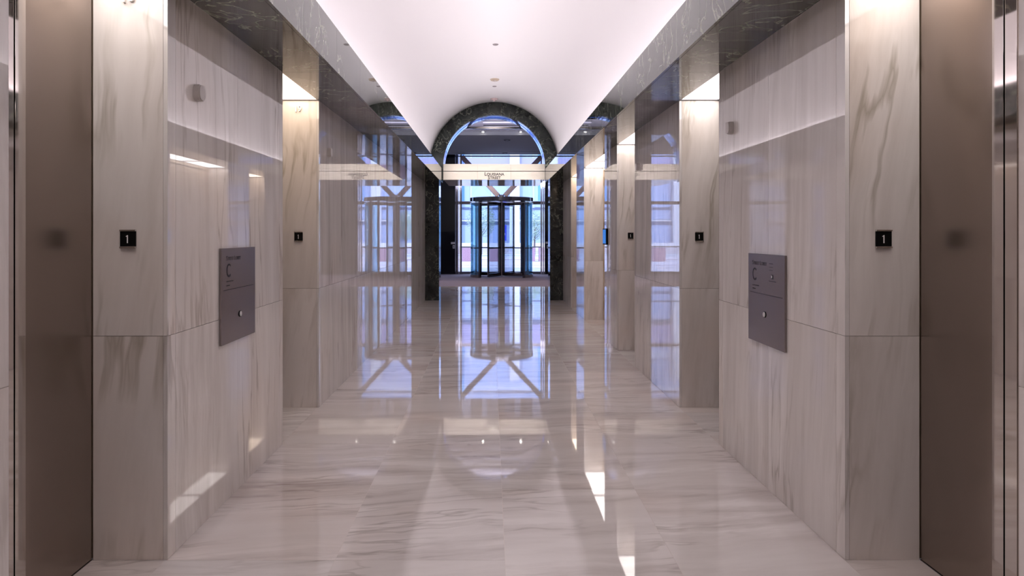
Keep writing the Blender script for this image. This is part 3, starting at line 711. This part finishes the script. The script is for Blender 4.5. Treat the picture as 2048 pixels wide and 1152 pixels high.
for k, (x0, x1, lb) in enumerate(gr):
    tp = thing('granite_block', 'red granite block on the sunny pavement, ' + lb, 'granite block', ((x0 + x1)/2, 39.3, -0.02), 'red granite blocks outside the doors')
    B1('block', M['granite'], tp, x0, x1, 39.0, 39.6, -0.02, 0.78, bevel=0.01)
    B1('cap', M['kerb'], tp, x0 - 0.02, x1 + 0.02, 38.98, 39.62, 0.781, 0.83, bevel=0.005)
# low wall and steps across the street
bm = BM()
for k in range(4): box(bm, -30, 30, 57 + 0.35*k, 57.35 + 0.35*k, -0.01, 0.12*(k + 1) - 0.0)
tag(build('stone_steps', bm, M['paving'], None), 'pale stone steps across the road before the opposite building', 'steps')
bm = BM(); box(bm, -30, 30, 58.45, 58.8, -0.01, 0.78); tag(build('low_wall', bm, M['kerb'], None), 'long white low wall above the steps across the road', 'low wall')
# opposite building
tb = thing('office_building', 'pale blue glazed office building across the street', 'building', (0, 64, -0.01))
B1('wall', M['bank'], tb, -34, 34, 64, 66, -0.01, 26)
for z0, z1 in ((0.3, 2.45), (2.95, 3.85), (4.05, 6.4), (7.0, 9.4), (10.2, 12.6), (13.4, 15.8), (16.6, 19), (19.8, 22.2)):
    for k in range(-12, 12):
        w_ = B1('window', M['bankglass'], tb, k*1.95 + 0.18, k*1.95 + 1.90, 63.9, 63.999, z0, z1)
for z0, z1, m in ((2.47, 2.72, 'bankdark'), (2.74, 2.84, 'kerb'), (3.88, 4.0, 'bankdark'), (6.5, 6.8, 'bankdark')):
    B1('spandrel_band', M[m], tb, -34, 34, 63.8, 63.998, z0, z1)
M['stoneband'] = simple('lavender_stone_band', (0.36, 0.32, 0.50), 0.6)
B1('stone_band', M['stoneband'], tb, -34, 34, 63.7, 63.79, 6.9, 8.65)
for k in range(-4, 5):
    B1('column', M['kerb'], tb, k*5.4 + 1.75, k*5.4 + 2.65, 63.2, 63.79, -0.01, 12)
# trees
def tree(x, y, h, r, label, seed):
    rnd = random.Random(seed)
    tt = thing('street_tree', label, 'tree', (x, y, -0.01), 'young street trees')
    bm = BM(); cyl(bm, (x, y, -0.01), (x + 0.05, y, h*0.62), 0.08, 8, 0.04)
    for i in range(6):
        a = rnd.random()*6.28; z = h*(0.35 + 0.05*i)
        cyl(bm, (x + 0.03, y, z), (x + r*0.7*math.cos(a), y + r*0.7*math.sin(a), z + 0.7), 0.03, 5, 0.01)
    build('trunk', bm, M['bark'], tt)
    bm = BM()
    for i in range(3200):
        while True:
            p = Vector((rnd.uniform(-1, 1), rnd.uniform(-1, 1), rnd.uniform(-1, 1)))
            if p.length < 1 and rnd.random() < 0.35 + p.length: break
        c = Vector((x + p.x*r, y + p.y*r, h*0.66 + p.z*h*0.34))
        u = Vector((rnd.uniform(-1, 1), rnd.uniform(-1, 1), rnd.uniform(-1, 1))).normalized(); v = u.orthogonal().normalized()
        s1 = rnd.uniform(0.03, 0.065)
        vs = [bm.verts.new(c + u*s1), bm.verts.new(c + v*s1*0.6), bm.verts.new(c - u*s1), bm.verts.new(c - v*s1*0.6)]
        bm.faces.new(vs)
    build('foliage', bm, M['leaf'], tt)
tree(-0.75, 52, 3.9, 1.15, 'young pale green street tree seen through the left revolving leaf', 1)
tree(3.2, 50.5, 3.3, 1.1, 'young street tree seen through the right door frame', 2)
tree(-6.8, 51, 4.2, 1.4, 'street tree far left beyond the side window', 3)
tree(9.2, 51, 4.2, 1.4, 'street tree far right beyond the side window', 4)
tp = thing('street_banner', 'blue street banner seen just right of the door centre post', 'banner', (1.15, 55, -0.01))
bm = BM(); cyl(bm, (0.92, 56.3, -0.01), (0.92, 56.3, 2.6), 0.04, 10); build('pole', bm, M['darkchrome'], tp)
B1('cloth', M['banner'], tp, 0.96, 1.30, 56.285, 56.30, 1.0, 2.3)
bm = BM(); cyl(bm, (1.1, 56.28, 1.55), (1.1, 56.2845, 1.55), 0.10, 16); build('mark', bm, M['kerb'], tp)
